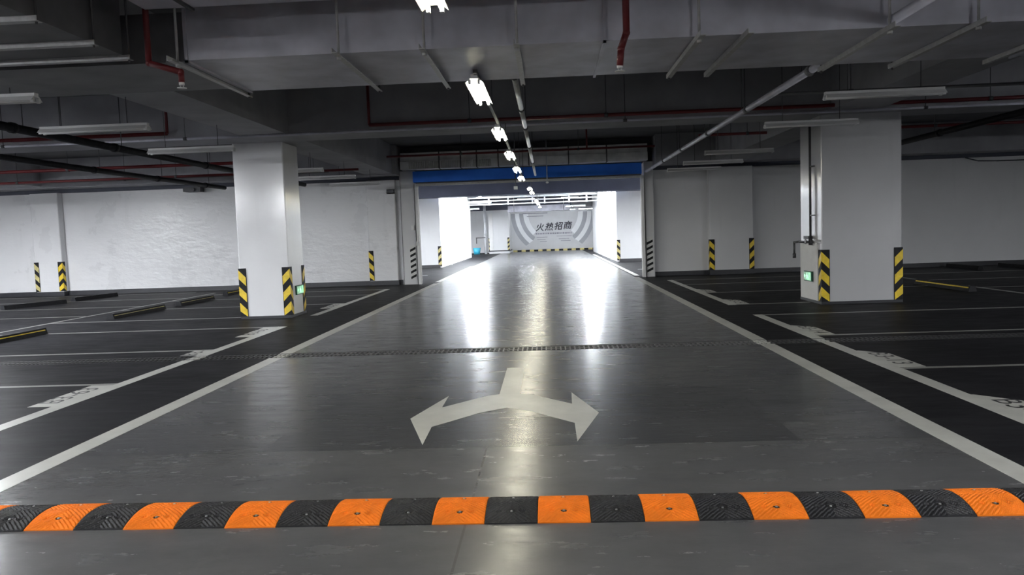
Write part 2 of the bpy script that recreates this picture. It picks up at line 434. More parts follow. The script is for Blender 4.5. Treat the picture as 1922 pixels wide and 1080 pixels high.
# long pipe right of lane
t = thing('service_pipe', 'long grey pipe running diagonally from upper right down to the right shutter pier', 'pipe', (2.72, 0, 2.90))
MB().tube((0, 3.0, 0), (0, 21.2, 0), .040, 12).build('pipe_run', M['duct'], t)
for y in (8.1, 10.6, 13.1, 15.6, 18.0):
    k = MB().tube((0, y-.05, 0), (0, y+.05, 0), .052, 12)
    k.build('pipe_collar', M['duct_dark'], t)
    MB().tube((0, y+.3, .03), (0, y+.3, .19 if 12.7 < y+.3 < 13.6 else .97), .006, 6).build('hanger_rod', M['steel_dark'], t)

for x, z, y0, y1, lab in ((-6.65, 2.90, 7.7, 21.2, 'black lengthwise pipe above the left parking bays, nearer the lane'),
                          (-8.9, 2.90, 7.7, 21.2, 'black lengthwise pipe above the left parking bays, farther from the lane'),
                          (7.4, 2.95, 7.7, 21.2, 'black lengthwise pipe above the right parking bays')):
    t = thing('drain_pipe', lab, 'pipe', (x, 0, z))
    MB().tube((0, y0, 0), (0, y1, 0), .055, 12).build('pipe_run', M['black'], t)
    for y in (9.5, 11.8, 15, 17.5, 20):
        MB().tube((0, y-.04, 0), (0, y+.04, 0), .068, 12).build('pipe_collar', M['black'], t)
        MB().tube((0, y+.2, .05), (0, y+.2, .94), .007, 6).build('hanger_rod', M['steel_dark'], t)

# sprinkler mains across the hall
def main_pipe(y, z, x0, x1, r, mat, lab, hx=(), rise=()):
    t = thing('sprinkler_pipe' if mat == 'red' else 'service_pipe', lab, 'pipe', (0, y, z))
    MB().tube((x0, 0, 0), (x1, 0, 0), r, 10).build('pipe_run', M[mat], t)
    for x in hx:
        MB().tube((x, 0, r), (x, 0, 3.89-z), .006, 6).build('hanger_rod', M['steel_dark'], t)
        MB().tube((x-.03, 0, 0), (x+.03, 0, 0), r*1.25, 10).build('pipe_clamp', M['steel_dark'], t)
    for x in rise:
        MB().tube((x, 0, 0), (x, 0, 3.89-z), r*.8, 8).build('pipe_riser', M[mat], t)
    return t
main_pipe(12.62, 3.20, -2.84, 16, .030, 'red', 'red sprinkler pipe along the cross beam above the lane and right column', (-1.2, 1.0, 3.2, 7), (-2.84,))
main_pipe(12.60, 3.20, -18, -6.2, .032, 'red', 'red sprinkler pipe along the cross beam above the left bays', (-15, -11, -8), (-6.2,))
main_pipe(12.60, 3.10, -18, 16, .022, 'duct', 'thin grey conduit under the red pipe on the cross beam', (-13, -9, -5.9, 1.3, 6))
main_pipe(15.9, 3.02, -18, -5.7, .035, 'red', 'red sprinkler pipe above the left bays just behind the left column', (-14, -10, -7))
main_pipe(18.6, 3.03, -18, -4.5, .030, 'red', 'thinner red sprinkler pipe above the left bays near the left wall', (-13, -9, -5.6))
main_pipe(18.6, 3.30, -3.8, 2.6, .026, 'red', 'red sprinkler pipe above the lane in front of the shutter duct', (-2, .8,), (1.0,))
main_pipe(16.4, 3.25, 3.2, 16, .030, 'red', 'red sprinkler pipe above the right bays behind the right column', (4.2, 8, 12))
main_pipe(10.4, 3.05, 3.0, 16, .022, 'duct_dark', 'thin dull conduit crossing above the right bays in front of the right column', (4, 7))
main_pipe(19.9, 3.12, -18, -5.6, .028, 'duct_dark', 'thin dull conduit above the left bays beside the left wall', (-15, -11, -7.5))

# two sprinkler drops near the big duct
def sprinkler(name_lab, pts, r):
    p = thing('sprinkler_drop', name_lab, 'sprinkler', pts[-1])
    o = Vector(pts[-1]); q = [Vector(a)-o for a in pts]
    MB().path([tuple(a) for a in q], r).build('drop_pipe', M['red'], p)
    h = MB().tube((0, 0, -.02), (0, 0, .01), r*.9, 10).tube((0, 0, -.045), (0, 0, -.04), r*1.5, 12)
    h.tube((-.012, 0, -.045), (-.012, 0, -.015), .003, 6).tube((.012, 0, -.045), (.012, 0, -.015), .003, 6)
    h.build('sprinkler_head', M['white_metal'], p)
sprinkler('red sprinkler drop pipe in front of the large duct, right of the lamps',
          [(.64, 5.95, 3.89), (.64, 5.95, 2.83), (.60, 5.98, 2.72), (.59, 6.0, 2.60)], .026)
sprinkler('red sprinkler drop pipe with a white head beside the left end of the large duct',
          [(-3.05, 5.98, 3.89), (-3.05, 5.98, 2.78), (-2.80, 5.98, 2.70), (-2.80, 5.98, 2.62)], .024)
t = thing('sprinkler_drop', 'small white drop pipe and head hanging in front of the blue shutter box', 'sprinkler', (.04, 21.5, 2.72))
MB().tube((0, 0, .02), (0, 0, 1.17), .014, 8).build('drop_pipe', M['pipe_white'], t)
MB().tube((0, 0, 0), (0, 0, .03), .05, 12, .02).tube((0, 0, -.02), (0, 0, 0), .03, 12).build('sprinkler_head', M['white_metal'], t)
# dome camera
t = thing('security_camera', 'small dark security camera hanging under the shutter box left of centre', 'camera', (-.83, 21.4, 2.56))
MB().tube((0, 0, .08), (0, 0, 1.33), .012, 8).build('drop_pipe', M['steel_dark'], t)
MB().box(-.05, .05, -.12, .08, 0, .08).tube((0, -.13, .04), (0, -.10, .04), .035, 12).build('camera_body', M['pipe_white'], t)
t = thing('security_camera', 'dark camera unit mounted at the top of the left wall above the wheel stops', 'camera', (-10.03, 21.85, 2.86))
MB().box(-.22, .2, -.14, .1, 0, .13).box(-.34, -.2, -.06, .06, .02, .12).tube((0, -.2, .06), (0, -.14, .06), .05, 12).build('camera_body', M['dark_plastic'], t)
MB().box(-.06, .06, .05, .24, .10, .23).build('wall_bracket', M['dark_plastic'], t)
t = thing('wall_lamp_unit', 'small grey emergency unit fixed high on the wall near the shutter opening', 'wall unit', (-4.42, 22.05, 2.62))
MB().box(-.10, .10, -.16, -.10, 0, .09).build('unit_body', M['dark_plastic'], t)
MB().box(-.12, .12, -.10, -.09, -.02, .11).build('back_plate', M['steel_dark'], t)
# conduit on right wall
t = thing('wall_conduit', 'thin dark conduit running along the top of the right wall', 'conduit', (11.9, 22.02, 2.93))
MB().path([(-.35, 0, .06), (0, 0, -.04), (.5, 0, -.06), (4.6, 0, -.06)], .015, 6).build('conduit_run', M['dark_plastic'], t)

# ------------------------------------------------------------------ lamps
def make_fixture(name, label, cat, tube_mat, along='y', group=None, L=1.2, W=.17, drop=.5):
    t = thing(name, label, cat, (0, 0, 0), 0, group)
    def bx(mb, a0, a1, l0, l1, z0, z1):
        return mb.box(a0, a1, l0, l1, z0, z1) if along == 'y' else mb.box(l0, l1, a0, a1, z0, z1)
    h = L/2
    b = MB(); bx(b, -.03, .03, -h, h, .035, .075)
    poly = [(-W/2, .0), (-W/2+.004, .0), (-.035, .036), (.035, .036), (W/2-.004, .0), (W/2, .0), (.04, .045), (-.04, .045)]
    pts = poly
    n = len(pts)
    P = (lambda a, l, z: (a, l, z)) if along == 'y' else (lambda a, l, z: (l, a, z))
    v = [P(a, -h, z) for a, z in pts]+[P(a, h, z) for a, z in pts]
    fs = [(i, (i+1) % n, (i+1) % n+n, i+n) for i in range(n)]+[(0, 1, 2, 7), (3, 4, 5, 6), (2, 3, 6, 7), (8, 15, 10, 9), (11, 14, 13, 12), (10, 15, 14, 11)]
    b.add(v, fs); b.build('reflector', M['white_metal'], t)
    for s in (-1, 1):
        tb = MB(); tb.tube(P(s*.042, -h+.025, .005), P(s*.042, h-.025, .005), .0135, 8); tb.build('tube', tube_mat, t)
        for q in (-1, 1):
            e = MB(); a0, a1 = sorted((q*(h-.03), q*h)); bx(e, s*.042-.012, s*.042+.012, a0, a1, -.012, .03)
            e.build('lamp_holder', M['white_metal'], t)
    for q in (-.4, .4):
        MB().tube(P(0, q, .075), P(0, q, drop), .005, 6).build('hanger', M['steel_dark'], t)
    return t

lit = make_fixture('ceiling_lamp', 'x', 'lamp', M['lamp'], 'y', 'lit tube lamps above the lane', drop=.09)
names = {4.22: 'brightly lit lamp above the lane, nearest, cut by the top picture edge',
         7.7: 'brightly lit twin-tube lamp above the lane, just behind the large duct',
         10.95: 'brightly lit twin-tube lamp above the lane, second one behind the large duct',
         14.0: 'brightly lit twin-tube lamp above the lane, third one behind the large duct',
         17.2: 'lit twin-tube lamp above the lane, overlapping the blue shutter box from above',
         19.95: 'lit twin-tube lamp above the lane, last one in front of the blue shutter box'}
lit_long = make_fixture('ceiling_lamp', 'x', 'lamp', M['lamp'], 'y', 'lit tube lamps above the lane', drop=1.16)
lit_long.location = (-.62, 1.1, 2.735); lit_long['label'] = 'lit twin-tube lamp above the lane, straight over the viewpoint'
o = copy_tree(lit_long); o.location = (-.64, 4.22, 2.735); o['label'] = names[4.22]
first = True
for y in (7.7, 10.95, 14.0, 17.2, 19.95):
    o = lit if first else copy_tree(lit); first = False
    o.location = (-.62, y, 2.735)
    o['label'] = names[y]
far_lit = make_fixture('ceiling_lamp', 'x', 'lamp', M['lamp'], 'y', 'lit tube lamps behind the shutter', drop=1.1)
fl_names = ['lit twin-tube lamp just behind the shutter opening, first of the far row',
            'lit twin-tube lamp behind the shutter opening, second of the far row',
            'lit twin-tube lamp in the far passage, third of the far row',
            'lit twin-tube lamp in the far passage, fourth of the far row',
            'lit twin-tube lamp in the far passage, fifth of the far row',
            'lit lamp at the very end of the far row, a round glow before the mural']
for i, y in enumerate((24.9, 27.3, 34.4, 36.4, 38.6, 43.0)):
    o = far_lit if i == 0 else copy_tree(far_lit)
    o.location = (-.52 + (y-24)*.008, y, 2.735 if y > 24 else 2.735); o['label'] = fl_names[i]
# unlit fixtures
off = make_fixture('tube_light', 'x', 'lamp', M['tube_off'], 'x', 'unlit tube lights left of the lane', L=1.3, drop=1.13)
offs = [(-5.33, 7.05, 'unlit white twin-tube light cut by the left edge of the picture'),
        (-5.3, 9.0, 'unlit white tube light left of the lane, below the dull duct, longest looking'),
        (-5.25, 11.4, 'unlit white tube light just in front of the head of the left column'),
        (-5.1, 15.43, 'unlit white tube light just behind the left column, its end showing'),
        (-4.95, 17.45, 'unlit white tube light behind the left column, second from the left wall'),
        (-4.9, 19.8, 'unlit white tube light closest to the left wall')]
for i, (x, y, l) in enumerate(offs):
    o = off if i == 0 else copy_tree(off); o.location = (x, y, 2.735); o['label'] = l
offr = [(3.80, 8.93, 'highest unlit white tube light, in front of the right column head'),
        (3.79, 11.3, 'unlit white tube light overlapping the top left corner of the right column'),
        (3.72, 15.15, 'unlit white tube light right of the lane, first one behind the right column'),
        (3.70, 17.4, 'unlit white tube light right of the lane, second one behind the right column'),
        (3.64, 19.27, 'unlit white tube light closest to the right wall')]
for x, y, l in offr:
    o = copy_tree(off); o.location = (x, y, 2.735); o['label'] = l; o['group'] = 'unlit tube lights right of the lane'

# left aisle lamps, outside the frame to the left
side = make_fixture('ceiling_lamp', 'x', 'lamp', M['lamp_side'], 'x', 'lit lamps of the left aisle', drop=1.1)
for i, (x, y, l) in enumerate(((-14.9, 7.0, 'lit lamp of the outer left aisle outside the picture, nearest'), (-14.9, 12.0, 'lit lamp of the outer left aisle outside the picture, middle'),
                           (-14.9, 15.0, 'lit lamp of the outer left aisle outside the picture, farthest'), (-9.3, 6.2, 'lit lamp over the left bays just outside the picture, farther'),
                           (-8.0, 2.0, 'lit lamp over the left bays outside the picture, beside the viewpoint'), (-9.9, 11.6, 'lit lamp over the left bays just outside the picture, farthest'), (11.6, 5.0, 'lit lamp over the right bays outside the picture'), (13.6, 7.0, 'lit lamp of the outer right aisle outside the picture'))):
    o = side if i == 0 else copy_tree(side); o.location = (x, y, 2.70); o['label'] = l

near = make_fixture('ceiling_lamp', 'x', 'lamp', M['lamp_near'], 'x', 'added fill lamps beside the viewpoint', drop=1.1)  # added unseen lamps that brighten the hump and the duct front
near.location = (-4.4, .5, 2.70); near['label'] = 'added fill lamp left of the lane outside the picture, beside the viewpoint'
o = copy_tree(near); o.location = (3.6, .5, 2.70); o['label'] = 'added fill lamp right of the lane outside the picture, beside the viewpoint'
# passage lamps, high behind the blue-grey beam
hot = make_fixture('ceiling_lamp', 'x', 'lamp', M['lamp_far'], 'y', 'bright lamps beside the passage walls', drop=.41)
k = 0
for x in (-3.75, 2.2):
    for j, y in enumerate((33.8, 36.6, 40.0, 43.4)):
        o = hot if k == 0 else copy_tree(hot); k += 1
        o.location = (x, y, 3.48)
        o['label'] = 'bright tube lamp high beside the %s passage wall, %s behind the beam' % ('left' if x < 0 else 'right', ('first', 'second', 'third', 'fourth')[j])
M['lamp_mural'] = emitter('added_tube_mural', (.92, .96, 1.), 85.)
endhot = make_fixture('ceiling_lamp', 'x', 'lamp', M['lamp_mural'], 'x', 'added unseen lamps under the ceiling before the mural', drop=.22)  # added out of view to brighten the mural
endhot.location = (-1.4, 53.2, 3.66); endhot['label'] = 'added lamp tight under the ceiling before the mural, left of two'
o = copy_tree(endhot); o.location = (1.6, 53.2, 3.66); o['label'] = 'added lamp tight under the ceiling before the mural, right of two'
room = make_fixture('ceiling_lamp', 'x', 'lamp', M['lamp_side'], 'x', 'unseen added lamps beside the shutter opening', drop=1.1)  # unseen lamps added to brighten the walls behind the opening
for i, (x, y, l) in enumerate(((-6.3, 27.0, 'added unseen lamp behind the left front wall, near'), (-6.3, 24.6, 'added unseen lamp behind the left front wall, close to the pier'), (5.2, 27.0, 'added unseen lamp behind the right front wall, near'), (5.2, 24.6, 'added unseen lamp behind the right front wall, close to the pier'))):
    o = room if i == 0 else copy_tree(room); o.location = (x, y, 2.735); o['label'] = l
for i, (x, y, l) in enumerate(((-7.5, 48.5, 'added lamp at the far left end out of sight behind the passage wall'), (-7.5, 44.0, 'added lamp out of sight behind the left passage wall'))):
    o = copy_tree(room); o.location = (x, y, 2.735); o['label'] = l; o['group'] = 'unseen added lamps beside the far end'  # two more lamps added out of sight, for the far end
endl = make_fixture('ceiling_lamp', 'x', 'lamp', M['lamp_end'], 'x', 'lit tube lights near the mural', drop=1.0)
for i, (x, y, z, l) in enumerate([(-4.6, 46, 2.86, 'short lit tube light at the far left end of the passage'),
                               (1.75, 47, 2.86, 'lit tube light above the right half of the mural, lower one'),
                               (1.3, 51.5, 2.80, 'small lit tube light close to the mural, left of a pair'),
                               (2.7, 51.5, 2.80, 'small lit tube light close to the mural, right of a pair'),
                               ]):
    o = endl if i == 0 else copy_tree(endl); o.location = (x, y, z); o['label'] = l

# ------------------------------------------------------------------ beyond the opening
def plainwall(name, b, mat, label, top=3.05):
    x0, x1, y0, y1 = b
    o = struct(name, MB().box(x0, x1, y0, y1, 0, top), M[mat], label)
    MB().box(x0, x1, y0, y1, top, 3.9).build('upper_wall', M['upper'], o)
    return o
plainwall('wall_passage_left', (-13, -4.55, 32.75, 33.0), 'far_wall', 'white wall facing the opening, left of the bright passage')
plainwall('wall_passage_right', (2.92, 10, 32.75, 33.0), 'far_wall', 'white wall facing the opening, right of the bright passage')
plainwall('wall_passage_side_left', (-4.85, -4.55, 33.0, 46.0), 'far_wall', 'brilliantly lit white side wall on the left of the passage', 3.6)
plainwall('wall_passage_side_right', (2.92, 3.22, 33.0, 50.0), 'far_wall', 'brilliantly lit white side wall on the right of the passage', 3.6)
plainwall('wall_room_left', (-13.2, -13, 22.4, 33.0), 'far_wall', 'white side wall left behind the shutter opening')
plainwall('wall_room_right', (10, 10.2, 22.4, 33.0), 'far_wall', 'white side wall right behind the shutter opening')
plainwall('wall_far', (-9, 6, 56.0, 56.2), 'far_wall', 'white far end wall carrying the printed mural')
plainwall('wall_far_left', (-9.2, -9, 33, 56.2), 'far_wall', 'white side wall at the far left end')
plainwall('wall_far_right', (6, 6.2, 33, 56.2), 'far_wall', 'white side wall at the far right end')
struct('baseboard_passage_left', MB().box(-13, -4.6, 32.7, 32.75, 0, .13), M['base'])
struct('baseboard_passage_right', MB().box(3.0, 10, 32.7, 32.75, 0, .12), M['base'])
for x in (-4.42, 2.86):
    t = thing('door_post', 'slim grey vertical strip on the %s bright passage wall' % ('left' if x < 0 else 'right'), 'post', (x, 35.2, 0))
    MB().box(-.02, .02, -.05, .05, 0, 2.6).build('strip', M['pipe_white'], t)
    MB().box(-.035, .035, -.07, .07, 0, .04).build('foot_plate', M['steel'], t)

# service rack of white pipes
t = thing('pipe_rack', 'rack of white horizontal pipes under the ceiling of the far passage', 'pipes', (-.6, 44.5, 3.05))
for z, y, r in ((.0, 0, .035), (.20, .0, .035), (.40, 0, .06)):
    MB().tube((-3.9, y, z), (3.5, y, z), r, 10).build('pipe_run', M['pipe_white'], t)
for x in (-2.7, -1.6, -.2, .5, 1.9, 2.9):
    MB().box(x-.04, x+.04, .05, .11, -.05, .83).build('rack_post', M['pipe_white'], t)
for x0, x1, z, y in ((.6, 3.3, .32, -1.5), (.9, 3.2, .46, -3.), (-3.8, -2.5, .05, -1.)):
    MB().box(x0, x1, y, y+.25, z, z+.08).build('tray_piece', M['pipe_white'], t)
t = thing('air_duct', 'pale grey-blue duct crossing in front of the mural top', 'duct', (-.6, 50.0, 2.72))
MB().box(-1.9, 2.1, 0, .8, 0, .38).build('duct_body', M['duct'], t)
for x in (-1.5, 1.7):
    MB().tube((x, -.04, -.02), (x, -.04, 1.17), .02, 6).box(x-.03, x+.03, -.06, .85, -.03, -.001).build('hanger', M['steel'], t)
t = thing('air_duct', 'dark blue-grey duct crossing right in front of the mural top', 'duct', (2.2, 49.2, 2.86))
MB().box(-.6, .65, 0, 1.0, 0, .35).build('duct_body', M['blue_grey'], t)
MB().box(-.62, .67, -.03, .0, -.02, .37).build('duct_flange', M['steel_dark'], t)

# far left corner: box column, pipe, tap, bucket
t = thing('box_column', 'pale boxed column at the far end left of the mural', 'column', (-3.32, 53.2, 0))
MB().box(-.70, .70, -.3, 2.8, .22, 2.78).build('shaft', M['far_wall'], t)
MB().box(-.66, -.40, -.34, -.3, .22, 2.76).build('edge_strip', M['white_metal'], t)
MB().box(-.74, .74, -.34, 2.8, .14, .22).build('dark_ledge', M['base'], t)
MB().box(-.70, .70, -.3, 2.8, 0, .14).build('plinth', M['far_wall'], t)
t = thing('down_pipe', 'tall pale downpipe standing beside the box column at the far end', 'pipe', (-4.25, 53.0, 0))
MB().tube((0, 0, 0), (0, 0, 3.3), .09, 12).build('pipe_run', M['pipe_white'], t)
MB().tube((0, 0, 1.3), (0, 0, 1.42), .12, 12).build('pipe_joint', M['pipe_white'], t)
MB().path([(0, -.08, 1.12), (-.62, -.08, 1.12), (-.62, -.08, .72)], .03, 8).build('tap_pipe', M['steel_dark'], t)
t = thing('bucket', 'light blue plastic bucket on the floor at the far left end', 'bucket', (-4.85, 52.7, 0))
bk = MB(); n = 20
ro = [(.20, 0), (.27, .44), (.25, .44), (.185, .02)]
vs = [(r*cos(2*pi*i/n), r*sin(2*pi*i/n), z) for r, z in ro for i in range(n)]
fs = [(a*n+i, a*n+(i+1) % n, (a+1)*n+(i+1) % n, (a+1)*n+i) for a in range(3) for i in range(n)]+[tuple(range(3*n, 4*n))]+[tuple(range(n-1, -1, -1))]
bk.add(vs, fs, True); bk.build('pail', M['cyan'], t)
hd = MB().path([(.27*cos(a), 0.04, .43-.12*sin(a)) for a in [pi*i/8 for i in range(9)]], .012, 6); hd.build('handle', M['pipe_white'], t)
t = thing('wall_curb', 'low striped curb along the foot of the mural', 'curb', (.5, 55.85, 0))
for i in range(20):
    x = -3.0+i*.3
    MB().box(x, x+.3, -.12, .14, 0, .12).build('curb_block', M['black' if i % 2 else 'yellow_pale'], t)

# mural
mu = thing('wall_mural', 'large grey printed mural with dark Chinese lettering on the far end wall', 'mural', (.45, 55.96, 0))
MB().box(-3.2, 3.15, 0, .03, .15, 2.98).build('panel', M['mural'], mu)
def arc_band(r0, r1, cz, a0, a1, y, mat, n=22, cx=0.):
    mb = MB()
    for i in range(n):
        a = a0+(a1-a0)*i/n; b_ = a0+(a1-a0)*(i+1)/n
        P = [(cx+r0*cos(a), cz+r0*sin(a)*1.02), (cx+r1*cos(a), cz+r1*sin(a)*1.02), (cx+r1*cos(b_), cz+r1*sin(b_)*1.02), (cx+r0*cos(b_), cz+r0*sin(b_)*1.02)]
        mb.prism([(p[0], p[1]) for p in P], -y, 0, 'y')
    mb.build('arc_band', mat, mu)
for (ra, rb, mt, yy) in ((2.75, 3.05, 'mural_dark', .010), (2.45, 2.75, 'mural_lite', .012), (2.15, 2.45, 'mural_dark', .010), (1.80, 2.15, 'mural_lite', .012)):
    c0 = 2.75
    lim = 2.55
    for sgn in (-1, 1):
        # the lower end stops just above the wall foot, the upper end at the panel top
        lo = math.asin(min(1., (lim/1.02)/rb)); lo = min(lo, radians(52 if ra > 2 else 46))
        a0, a1 = (pi+.0, pi+lo) if sgn < 0 else (-lo, 0.)
        arc_band(ra, rb, c0, a0, a1, yy, M[mt])
MB().prism([(-1.55, .75), (1.6, .75), (2.1, .35), (-2.1, .35)], -.014, 0, 'y').build('stage_band', M['mural'], mu)

def text_mesh(name, body, size, mat, parent, loc, rot, extrude=.004, shear=0., align='CENTER', xs=1.):
    cu = bpy.data.curves.new(name, 'FONT'); cu.body = body; cu.size = size; cu.extrude = extrude
    cu.align_x = align; cu.align_y = 'CENTER'; cu.shear = shear; cu.offset = .0
    ob = bpy.data.objects.new(name, cu); C.objects.link(ob)
    dg = bpy.context.evaluated_depsgraph_get()
    me = bpy.data.meshes.new_from_object(ob.evaluated_get(dg))
    bpy.data.objects.remove(ob)
    me.materials.clear(); me.materials.append(mat)
    o = bpy.data.objects.new(name, me); C.objects.link(o); o.parent = parent
    o.location = loc; o.rotation_euler = rot; o.scale = (xs, 1, 1)
    return o

# bold strokes of the four characters, drawn on a 10 x 10 grid
GL = {
 'huo': [((5, 9.6), (5, 6), (3.2, 2.8), (.6, .6)), ((5, 5.8), (6.8, 2.8), (9.4, .6)), ((2.0, 7.8), (1.2, 5.0)), ((8.4, 8.0), (7.0, 5.4))],
 're': [((.6, 8), (4.4, 8)), ((2.6, 9.6), (2.6, 3.6), (1.6, 3.8)), ((.4, 5.2), (4.4, 6.4)), ((5, 8), (8.6, 8), (8.4, 4.6), (9.5, 3.6)), ((6.8, 9.6), (6.6, 6.2), (4.9, 3.7)), ((5.3, 6.5), (7.3, 5.3)),
        ((1.6, 2.4), (.6, .4)), ((3.8, 2.3), (3.9, .6)), ((6., 2.3), (6.4, .6)), ((8.2, 2.4), (9.4, .4))],
 'zhao': [((.4, 7.4), (4, 7.4)), ((2.4, 9.6), (2.4, 1), (1.2, 1.2)), ((.4, 3.8), (4, 5.2)), ((4.8, 9), (9.2, 9), (8.8, 5.6), (7.6, 5.8)), ((6.8, 8.8), (6.2, 6.8), (4.6, 5.4)), ((5.2, 4.4), (5.2, .6)), ((5.2, 4.2), (9, 4.2), (9, .6)), ((5.2, .9), (9, .9))],
 'shang': [((5, 9.8), (5, 8.6)), ((.6, 8.4), (9.4, 8.4)), ((3.2, 8.2), (3.8, 6.8)), ((6.8, 8.2), (6.2, 6.8)), ((1.2, .4), (1.2, 6.6), (8.8, 6.6), (8.8, .8), (7.8, .8)), ((4.2, 6.4), (2.9, 4.6)), ((5.8, 6.4), (7.1, 4.6)), ((3.2, 3.8), (6.8, 3.8), (6.8, 1.4), (3.2, 1.4), (3.2, 3.8))]}
def glyph(key, x, z, size, shear=.22, th=.115):
    mb = MB(); s = size/10; t2 = th*size*.5
    for st in GL[key]:
        for (a, b), (c, d) in zip(st, st[1:]):
            ax, az, bx_, bz = a*s+b*s*shear, b*s, c*s+d*s*shear, d*s
            dx, dz = bx_-ax, bz-az; L = math.hypot(dx, dz) or 1e-6
            ux, uz = dx/L*t2, dz/L*t2; nx, nz = -uz, ux
            e = .6
            mb.prism([(x+ax-ux*e-nx, z+az-uz*e-nz), (x+ax-ux*e+nx, z+az-uz*e+nz), (x+bx_+ux*e+nx, z+bz+uz*e+nz), (x+bx_+ux*e-nx, z+bz+uz*e-nz)], -.03, -.005, 'y')
    return mb.build('character', M['ink'], mu)
for i, kx in enumerate(('huo', 're', 'zhao', 'shang')):
    o = glyph(kx, -1.30+i*.66, 1.42+i*.03, .58)
# smaller lines of print, too small to read
sm = MB()
x = -1.3
while x < 1.25:
    wd = .06+random.random()*.1
    sm.box(x, min(x+wd, 1.3), -.02, -.004, 1.20, 1.29 + .02*random.random()); x += wd+.035
sm.build('subtitle_print', M['ink_soft'], mu)
sm = MB()
for (x0, x1, z) in ((-1.25, -.45, .98), (.2, 1.3, 1.02), (-1.2, -.6, .80), (-1.0, -.5, .66), (.35, 1.1, .82), (.5, 1.2, .68)):
    sm.box(x0, x1, -.02, -.004, z, z+.035)
sm.build('small_print', M['ink_soft'], mu)
MB().box(-2.2, -.4, -.02, -.004, 2.70, 2.76).box(-1.9, -.7, -.02, -.004, 2.5, 2.54).build('top_print', M['ink_soft'], mu)

# ------------------------------------------------------------------ corner guards
GH, GW, GT = .86, .125, .012
def make_guard(yel='yellow'):
    # corner at the origin; one leg on the face towards -y (running +x), one on the face towards -x (running +y)
    t = thing('corner_guard', 'x', 'guard')
    body = MB().prism([(-GT, -GT), (GW, -GT), (GW, 0), (0, 0), (0, GW), (-GT, GW)], 0, GH)
    body.build('rubber_body', M['black'], t)
    e = .0015
    for k in range(3):
        zt = GH-.03-k*.29; hgt = .155; drop = .13
        mb = MB()
        def face(P):
            v = [P(0, zt), P(GW-.008, zt-drop), P(GW-.008, zt-drop-hgt), P(0, zt-hgt)]
            return v
        z0 = .0
        A = [(-GT, zt), (GW-.008, zt-drop), (GW-.008, max(zt-drop-hgt, z0)), (-GT, max(zt-hgt, z0))]
        mb.prism(A, -GT-e, -GT+.001, 'y')
        B = [(-GT, zt), (GW-.008, zt-drop), (GW-.008, max(zt-drop-hgt, z0)), (-GT, max(zt-hgt, z0))]
        mb.prism(B, -GT-e, -GT+.001, 'x')
        mb.build('yellow_stripe', M[yel], t)
    return t
g_proto = make_guard(); used = [False]
g_pale = None
def guard(x, y, sx, sy, label, group, z=.045, pale=False):
    o = g_proto if not used[0] else copy_tree(g_proto); used[0] = True
    o.location = (x, y, z); o['label'] = label; o['group'] = group
    rz = {(1, 1): 0, (-1, 1): pi/2, (-1, -1): pi, (1, -1): -pi/2}[(sx, sy)]
    o.rotation_euler = (0, 0, rz)
    if pale:
        for c in o.children:
            if c.name.startswith('yellow_stripe'):
                c.data = c.data.copy(); c.data.materials[0] = M['yellow_pale']
    return o
G1 = 'corner guards of the two columns'
guard(-5.5, 13.5, 1, 1, 'yellow and black corner guard on the front left corner of the left column', G1)
guard(-4.6, 13.5, -1, 1, 'striped guard on the front right corner of the left column beside its green sign', G1)
guard(-4.6, 14.32, -1, -1, 'corner guard seen edge-on at the rear right corner of the left column', G1)
guard(-5.5, 14.32, 1, -1, 'corner guard on the hidden rear left corner of the left column', G1)
guard(4.5, 12.95, 1, 1, 'striped guard on the front left corner of the right column beside its green sign', G1)
guard(5.79, 12.95, -1, 1, 'yellow and black corner guard on the front right corner of the right column', G1)
G2 = 'corner guards along the front wall'
guard(-14.95, 21.85, 1, 1, 'narrow haze-pale corner guard at the far left of the left wall, left of a pair', G2, .14, True)
guard(-14.13, 21.85, -1, 1, 'corner guard at the far left of the left wall, right of a pair', G2, .14)
guard(-5.12, 21.95, 1, 1, 'yellow and black guard on the left wall between the column and the shutter opening', G2, .14)
guard(4.52, 21.82, 1, 1, 'yellow and black guard on the left corner of the right wall pilaster', G2, .13)
guard(5.72, 21.82, -1, 1, 'yellow and black guard on the right corner of the right wall pilaster', G2, .13)
G3 = 'guards on the passage corners'
guard(-4.55, 32.75, -1, 1, 'grey looking corner guard at the left corner of the bright passage', G3, .06, True)
guard(2.92, 32.75, 1, 1, 'grey looking corner guard at the right corner of the bright passage', G3, .06, True)
G4 = 'guards at the far end'
guard(-4.02, 52.9, 1, 1, 'tiny guard on the left corner of the far box column', G4, .22, True)
guard(-2.62, 52.9, -1, 1, 'tiny guard on the right corner of the far box column', G4, .22, True)
# pier guards: flat striped plates, finer stripes
def pier_guard(x0, x1, y, z0, z1, label):
    t = thing('striped_guard', label, 'guard', (x0, y, z0), 0, 'striped plates on the shutter piers')
    wv = x1-x0
    MB().box(0, wv, -.012, 0, 0, z1-z0).build('plate', M['white_panel'], t)
    k = 0; z = .02
    while z+.17 < z1-z0:
        MB().prism([(0.005, z), (wv-.005, z+.08), (wv-.005, z+.15), (.005, z+.07)], -.0145, -.011, 'y').build('dark_stripe', M['black'], t); z += .155
pier_guard(-3.93, -3.76, 21.9, .13, 1.13, 'finely striped guard plate on the left shutter pier')
pier_guard(2.77, 2.95, 21.9, .10, 1.12, 'finely striped guard plate on the right shutter pier')

